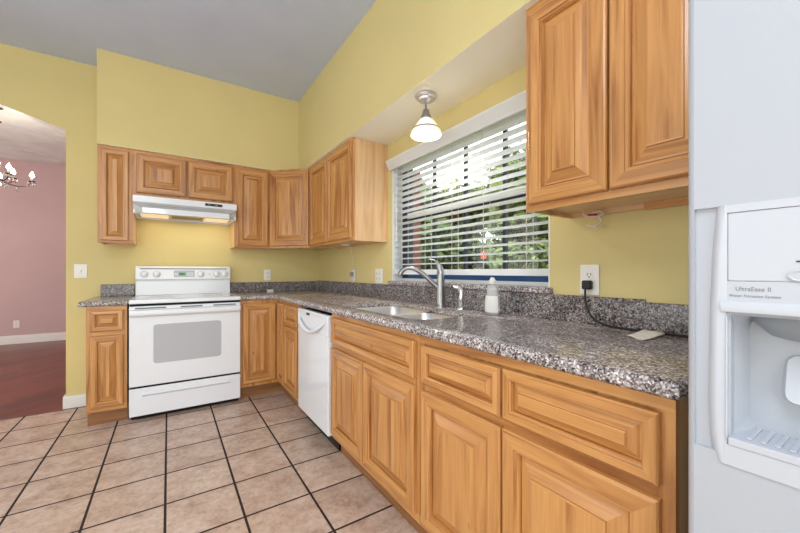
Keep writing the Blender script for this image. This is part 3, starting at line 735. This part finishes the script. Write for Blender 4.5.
# frame around the dispenser with gently bowed sides
sil = [(1.228, -3.748), (1.195, -3.7455), (1.161, -3.743), (1.12, -3.7415), (1.084, -3.740), (1.0, -3.7385), (.928, -3.738), (.885, -3.7395), (.86, -3.742), (.838, -3.747)]
b = MB()
L0 = [(FX + .012, y + .006, z) for z, y in sil]; L1 = [(FX + .003, y + .002, z) for z, y in sil]; L2 = [(FX - .002, y - .003, z) for z, y in sil]; L3 = [(FX - .003, y - .009, z) for z, y in sil]; L4 = [(FX - .001, -3.7585, z) for z, y in sil]; L5 = [(FX + .012, -3.7585, z) for z, y in sil]
def capped(ls):
    b.rings(ls, False, False, closed=False)
    b.face([l[0] for l in ls]); b.face([l[-1] for l in ls])
capped([L0, L1, L2, L3, L4, L5])
mir = lambda L: [(x, -3.871 * 2 - y, z) for x, y, z in L]
capped([mir(l) for l in (L5, L4, L3, L2, L1, L0)])
b.box(FX - .0025, FX + .012, -3.995, -3.755, .838, .869); b.box(FX - .0025, FX + .012, -3.995, -3.755, 1.216, 1.2275)
b.build('dispenser_frame', M['fridgesmooth'], fd, 40)
b = MB(); b.box(FX - .0015, FX + .012, -3.984, -3.7585, 1.1135, 1.2158); cf = b.build('control_fascia', M['fridgesmooth'], fd, bevel=.002)
b = MB(); b.box(FX - .0012, FX + .012, -3.984, -3.7585, 1.083, 1.1135); tag(b.build('name_band', M['fridgegrey'], fd), 'grey band with lettering')
b = MB(); pr = [(FX + .012, 1.084), (FX - .003, 1.084), (FX - .007, 1.077), (FX - .005, 1.068), (FX + .012, 1.062)]
b.rings([[(x, yv, z) for x, z in pr] for yv in (-3.752, -3.99)]); b.build('fascia_lip', M['fridgesmooth'], fd, 50)
rotx = Matrix.Rotation(R(-90), 3, 'Y')
for i, yy in enumerate((-3.832, -3.87, -3.908)):
    b = MB(); n = 24; pr = [[(x, yy + (a * math.cos(2 * math.pi * k / n)), 1.122 + .62 * a * math.sin(2 * math.pi * k / n)) for k in range(n)] for a, x in ((.0125, FX - .001), (.0125, FX - .0035), (.0105, FX - .0043), (.0085, FX - .0033), (.006, FX - .0035))]
    b.rings(pr); b.build('button', M['fridgegrey'], cf, 50)
    b = MB(); b.box(FX - .0025, FX - .001, yy - .002, yy + .004, 1.1405, 1.1425); b.build('indicator_light', M['black'], cf)
# ice chute, paddle and drip tray inside the recess
b = MB(); rr = []
for a, z, xx in ((.098, CVZ1 - .002, FX + .06), (.096, 1.05, FX + .06), (.078, 1.032, FX + .062), (.064, 1.028, FX + .062), (.058, 1.036, FX + .062)):
    rr.append([(xx - .42 * a * math.sin(2 * math.pi * k / 24), -3.871 + a * math.cos(2 * math.pi * k / 24), z) for k in range(24)])
b.rings(rr); b.build('ice_chute', M['dimgrey'], fd, 50)
b = MB(); rr = rrect(-3.93, -3.806, .935, 1.008, .014, 4)
sh = lambda y, z, o: (FX + .052 + o + (z - .935) * .35, y, z)
b.rings([[sh(y, z, .0) for y, z in rr], [sh(-3.868 + (y + 3.868) * .93, .9715 + (z - .9715) * .9, -.01) for y, z in rr]]); b.build('paddle', M['fridgesmooth'], fd, 40)
b = MB(); b.box(FX - .004, FX + .10, CY1 + .006, CY0 - .003, CVZ0 + .001, CVZ0 + .012)
for k in range(14): b.box(FX + .01, FX + .085, CY0 - .02 - k * .0145, CY0 - .026 - k * .0145, CVZ0 + .012, CVZ0 + .0145)
b.build('drip_tray', M['fridgesmooth'], fd, bevel=.001)
def text(body, size, loc, parent, name, xs=1):
    c = bpy.data.curves.new(name, 'FONT'); c.body = body; c.size = size; c.extrude = .0002; c.space_character = 1.05
    o = bpy.data.objects.new(name, c); COL.objects.link(o); o.parent = parent; o.location = loc
    o.rotation_euler = (R(90), 0, R(-90)); o.scale = (xs, 1, 1); c.materials.append(M['letter'])
    bpy.context.view_layer.update()
    me = bpy.data.meshes.new_from_object(o.evaluated_get(bpy.context.evaluated_depsgraph_get())); me.name = name
    m = bpy.data.objects.new(name, me); COL.objects.link(m); m.parent = parent; m.location = loc; m.rotation_euler = o.rotation_euler; m.scale = o.scale
    bpy.data.objects.remove(o); return m
text('UltraEase II', .0090, (FX - .0014, -3.7675, 1.0995), fd, 'name_lettering', .84)
text('Water Filtration System', .0056, (FX - .0014, -3.7605, 1.0905), fd, 'filter_lettering', .93)

# ------------------------------------------------------------------ blind
t = thing('window_blind', 'white horizontal slat blind filling the window over the sink', 'blind', (.035, 0, WZ0))
y0, y1 = WY1 + .012, WY0 - .012
b = MB(); zz = 1.182
ang = R(9)
while zz < 1.905:
    rr = []
    for yv in (y0, y1):
        sec = []
        for u, hgt in ((-.025, 0), (-.012, .0022), (0, .003), (.012, .0022), (.025, 0), (.012, -.0006), (0, .0002), (-.012, -.0006)):
            sec.append((u * math.cos(ang) + hgt * math.sin(ang), yv, zz - WZ0 - u * math.sin(ang) + hgt * math.cos(ang)))
        rr.append(sec)
    b.rings(rr); zz += .0445
b.build('slats', M['blind'], t)
b = MB(); b.box(-.026, .026, y0, y1, .047, .082); b.build('bottom_rail', M['blind'], t, bevel=.003)
b = MB(); b.box(-.028, .03, y0, y1, .86, .925); b.build('headrail', M['blind'], t)
b = MB(); prof = [(-.037, .925), (-.085, .925), (-.087, .912), (-.080, .902), (-.076, .886), (-.066, .874), (-.060, .862), (-.058, .854), (-.050, .854), (-.050, .915), (-.037, .915)]
b.rings([[(x, yv, z) for x, z in prof] for yv in (WY1 - .045, WY0 + .012)]); b.build('valance', M['blind'], t, 30)
b = MB()
for yy in (-1.75, -2.03, -2.3, -2.56, -2.84):
    for xx in (-.0265, .0265): b.box(xx - .0007, xx + .0007, yy - .0012, yy + .0012, .08, .87)
b.build('ladder_cords', M['whitecord'], t)
b = MB(); b.tube([(-.034, -1.68, .86), (-.034, -1.68, .30)], .004, 8); b.build('tilt_wand', M['blind'], t)

# ------------------------------------------------------------------ pendant lamp
t = thing('pendant_lamp', 'small nickel ceiling lamp with a lit white glass shade over the sink', 'lamp', (-.228, -2.345, 1.88)); zt = SZ - 1.88
b = MB(); b.lathe([(.060, zt), (.064, zt - .008), (.058, zt - .018), (.046, zt - .022), (.042, zt - .032), (.026, zt - .036), (.012, zt - .044)], n=28); b.build('canopy', M['satin'], t, 40)
b = MB(); b.tube([(0, 0, zt - .04), (0, 0, .14)], .0065, 10); b.build('stem', M['nickel'], t, 40)
b = MB(); b.lathe([(.010, .175), (.018, .168), (.021, .15), (.028, .135), (.030, .124), (.029, .118)], n=24); b.build('socket_cup', M['nickel'], t, 40)
pr = [(.024, .122), (.038, .111), (.052, .093), (.064, .076), (.074, .061), (.078, .055), (.085, .042), (.089, .031), (.0875, .022)]
b = MB(); b.lathe(pr + [(r - .004, z) for r, z in pr[::-1]], n=32, cap0=False, cap1=False); b.build('glass_shade', M['shade'], t, 60)
b = MB(); b.lathe([(.0750, .063), (.0790, .061), (.0815, .056), (.0810, .052), (.077, .055)], n=32, cap0=False, cap1=False); b.build('rim_band', M['nickel'], t, 60)
b = MB(); b.lathe([(.012, .118), (.018, .106), (.022, .094), (.019, .083), (.01, .076)], n=16); tag(b.build('bulb', emit('pendant_bulb', (255, 236, 200), 3), t, 60), 'lit bulb')
lamp('pendant_light', 'POINT', (-.228, -2.345, 1.938), 9, (1, .9, .74), size=.028)

# ------------------------------------------------------------------ chandelier in the dining room
t = thing('chandelier', 'crystal chandelier with lit candle bulbs hanging in the pink dining room', 'chandelier', (-2.985, 1.5, 2.0)); H0 = 2.0
b = MB(); b.lathe([(.07, CH - H0), (.065, CH - H0 - .02), (.02, CH - H0 - .035)], n=20); b.build('canopy', M['bronze'], t, 40)
b = MB(); b.tube([(0, 0, CH - H0 - .03), (0, 0, .08)], .008, 8); b.build('stem', M['bronze'], t)
b = MB(); b.lathe([(.01, .735), (.05, .722), (.055, .712), (.02, .70), (.012, .66), (.035, .64), (.042, .62), (.015, .595), (.01, .58)], n=20); b.build('finial', M['bronze'], t, 50)
b = MB(); b.lathe([(.012, .32), (.03, .29), (.018, .25), (.035, .2), (.05, .15), (.03, .1), (.012, .06), (.006, .03)], n=16); b.build('center_column', M['crystal'], t, 50)
def drop(b, p, s):
    x, y, z = p; b.lathe([(.001, 0), (s * .5, -s * .7), (s * .35, -s * 1.2), (.001, -s * 2.1)], (x, y, z), 6)
NA = 8
for k in range(NA):
    a = 2 * math.pi * k / NA + .12; ca, sa = math.cos(a), math.sin(a); rad = .275 if k % 2 == 0 else .17; dz = 0 if k % 2 == 0 else .035
    q = lambda f, z: (ca * rad * f, sa * rad * f, z + dz)
    b = MB(); b.tube([q(.08, .12), q(.35, .07), q(.65, .05), q(.88, .07), q(1, .115)], .0055, 8); b.lathe([(.008, .112 + dz), (.028, .12 + dz), (.03, .126 + dz), (.01, .128 + dz)], (ca * rad, sa * rad, 0), 14); arm = b.build('arm', M['bronze'], t, 50)
    b = MB(); b.lathe([(.009, .126 + dz), (.009, .165 + dz)], (ca * rad, sa * rad, 0), 10); b.build('candle', M['plate'], arm)
    b = MB(); b.lathe([(.007, .165 + dz), (.019, .18 + dz), (.016, .2 + dz), (.003, .23 + dz)], (ca * rad, sa * rad, 0), 10); tag(b.build('flame_bulb', M['bulb'], arm, 60), 'lit candle bulb')
    for p, sz in [((ca * rad + .030 * math.cos(j * 1.2566), sa * rad + .030 * math.sin(j * 1.2566), .12 + dz), .024) for j in range(5)] + [(q(.6, .045), .03), (q(.35, .065), .026)]:
        b = MB(); drop(b, p, sz); b.build('crystal_drop', M['crystal'], arm)
for k in range(10):
    b = MB(); drop(b, (.045 * math.cos(k * .628), .045 * math.sin(k * .628), .295), .022); b.build('crystal_drop', M['crystal'], t)
lamp('chandelier_light', 'POINT', (-2.985, 1.5, 2.33), 14, (1, .9, .78), size=.05)

# ------------------------------------------------------------------ outlets, switch, cords, paper
def face_plate(name, label, cat, loc, rz, w=.07, h=.115, kind='outlet', gangs=1, group=None):
    t = thing(name, label, cat, (loc[0], loc[1], loc[2] - h / 2), rz, group)
    b = MB(); b.box(-w / 2, w / 2, -.006, -.0005, 0, h); b.build('cover_plate', M['plate'], t, bevel=.003)
    for g in range(gangs):
        cx = (g - (gangs - 1) / 2) * .046
        if kind == 'outlet':
            for zc in (h / 2 - .02, h / 2 + .02):
                b = MB(); rr = rrect(cx - .016, cx + .016, zc - .014, zc + .014, .008, 4); b.rings([[(x, -.0055, z) for x, z in rr], [(x, -.0085, z) for x, z in rr]])
                r_ = b.build('receptacle', M['plate'], t)
                b = MB(); b.box(cx - .008, cx - .0055, -.0092, -.008, zc - .002, zc + .008); b.box(cx + .0055, cx + .008, -.0092, -.008, zc - .002, zc + .008); b.lathe([(.003, 0), (.003, .001)], (cx, -.0082, zc - .008), 8, mat=Matrix.Rotation(R(90), 3, 'X')); b.build('slots', M['black'], r_)
        else:
            b = MB(); b.box(cx - .005, cx + .005, -.012, -.005, h / 2 - .012, h / 2 + .012); b.build('toggle', M['plate'], t, bevel=.002)
    return t
face_plate('light_switch', 'white light switch plate on the yellow wall beside the opening', 'switch', (-2.068, 0, 1.133), 0, .084, .116, 'switch', 1)
face_plate('wall_outlet', 'white outlet above the granite backsplash between stove and corner', 'outlet', (-.568, 0, 1.092), 0)
face_plate('wall_outlet', 'white outlet under the two door cabinet with a cord plugged in', 'outlet', (0, -.945, 1.088), -90)
face_plate('wall_outlet', 'white double outlet plate close to the window blind', 'outlet', (0, -1.42, 1.092), -90, .115, .118, 'outlet', 2)
face_plate('wall_outlet', 'white outlet near the refrigerator with a black plug in it', 'outlet', (0, -3.155, 1.094), -90, .078, .125)
face_plate('wall_outlet', 'white outlet low on the pink dining room wall', 'outlet', (-3.44, 3.95, .306), 0)
def cord_thing(name, label, cat, pts, r, mat, plug=None):
    b = MB(); b.tube(pts, r, 8); o = b.build(name, mat, None, 60); return tag(o, label, cat)
def smoothpts(p, n=6):
    p = [Vector(q) for q in p]; out = []
    for i in range(len(p) - 1):
        a, b_, c, d = p[max(i - 1, 0)], p[i], p[i + 1], p[min(i + 2, len(p) - 1)]
        for k in range(n):
            u = k / n; out.append(.5 * ((2 * b_) + (-a + c) * u + (2 * a - 5 * b_ + 4 * c - d) * u * u + (-a + 3 * b_ - 3 * c + d) * u ** 3))
    return out + [p[-1]]
o = cord_thing('power_cord', 'black power cord from the outlet lying along the worktop to the refrigerator', 'cord',
    smoothpts([(-.032, -3.155, 1.072), (-.038, -3.155, 1.045), (-.042, -3.16, 1.0), (-.055, -3.19, .95), (-.062, -3.24, .925), (-.064, -3.32, .919), (-.06, -3.42, .9185), (-.055, -3.55, .9185), (-.05, -3.66, .9185), (-.05, -3.69, .9185)]), .0042, M['cord'])
b = MB(); b.box(-.036, -.0095, -3.173, -3.137, 1.055, 1.092); b.build('plug', M['cord'], o, bevel=.006, seg=3)
o = cord_thing('lamp_cord', 'thin white cord hanging from the two door cabinet to an outlet', 'cord',
    smoothpts([(-.10, -.98, 1.378), (-.06, -.99, 1.34), (-.03, -.99, 1.24), (-.022, -.985, 1.14), (-.03, -1.0, 1.06), (-.045, -.985, 1.045), (-.04, -.96, 1.07), (-.02, -.945, 1.105)]), .0025, M['whitecord'])
b = MB(); b.box(-.035, -.0095, -.962, -.928, 1.085, 1.125); b.build('plug', M['dimgrey'], o, bevel=.004)
b = MB(); b.box(-.135, -.085, -1.02, -.95, 1.364, 1.3795); b.build('connector', M['plate'], o, bevel=.003)
o = cord_thing('loose_wires', 'bare white wires with a red end dangling under the large wall cabinet', 'wires',
    smoothpts([(-.05, -3.15, 1.373), (-.06, -3.17, 1.35), (-.06, -3.215, 1.345), (-.055, -3.235, 1.35), (-.055, -3.22, 1.362), (-.06, -3.19, 1.357)]), .0028, M['whitecord'])
b = MB(); b.tube(smoothpts([(-.06, -3.215, 1.345), (-.055, -3.225, 1.325), (-.05, -3.21, 1.312), (-.05, -3.19, 1.308), (-.05, -3.165, 1.315)]), .0026, 8); b.tube(smoothpts([(-.05, -3.19, 1.308), (-.05, -3.21, 1.300), (-.05, -3.225, 1.308)]), .0026, 8); b.build('wire_end', M['whitecord'], o, 60)
b = MB(); b.tube([(-.0605, -3.18, 1.352), (-.0605, -3.215, 1.349)], .005, 8); tag(b.build('red_wire', M['redcap'], o), 'red wire')
t = thing('plug_adapter', 'small white charger lying on the granite below the corner outlet', 'charger', (-.565, -.115, CZ))
b = MB(); b.box(-.03, .03, -.022, .022, 0, .026); b.build('housing', M['plate'], t, bevel=.004)
b = MB(); b.box(-.012, -.009, .022, .036, .009, .016); b.box(.009, .012, .022, .036, .009, .016); b.build('prongs', M['chrome'], t)
# crumpled paper slip on the worktop
b = MB(); nx, ny = 8, 8; c = [Vector((-.181, -3.372, 0)), Vector((-.232, -3.44, 0)), Vector((-.10, -3.452, 0)), Vector((-.062, -3.378, 0))]
top = []
for i in range(nx + 1):
    for j in range(ny + 1):
        u, v = i / nx, j / ny; p = c[0] * (1 - u) * (1 - v) + c[1] * u * (1 - v) + c[2] * u * v + c[3] * (1 - u) * v
        top.append((p.x, p.y, .9162 + max(0, (v - .35)) * .016 + .0012 * math.sin(7 * u + 3 * v)))
fs = [(i * (ny + 1) + j, (i + 1) * (ny + 1) + j, (i + 1) * (ny + 1) + j + 1, i * (ny + 1) + j + 1) for i in range(nx) for j in range(ny)]
b.add(top, fs); o = b.build('paper_slip', M['paper'], None, 60); sm = o.modifiers.new('thickness', 'SOLIDIFY'); sm.thickness = .0008
tag(o, 'white paper slip lying on the worktop over the black cord', 'paper')
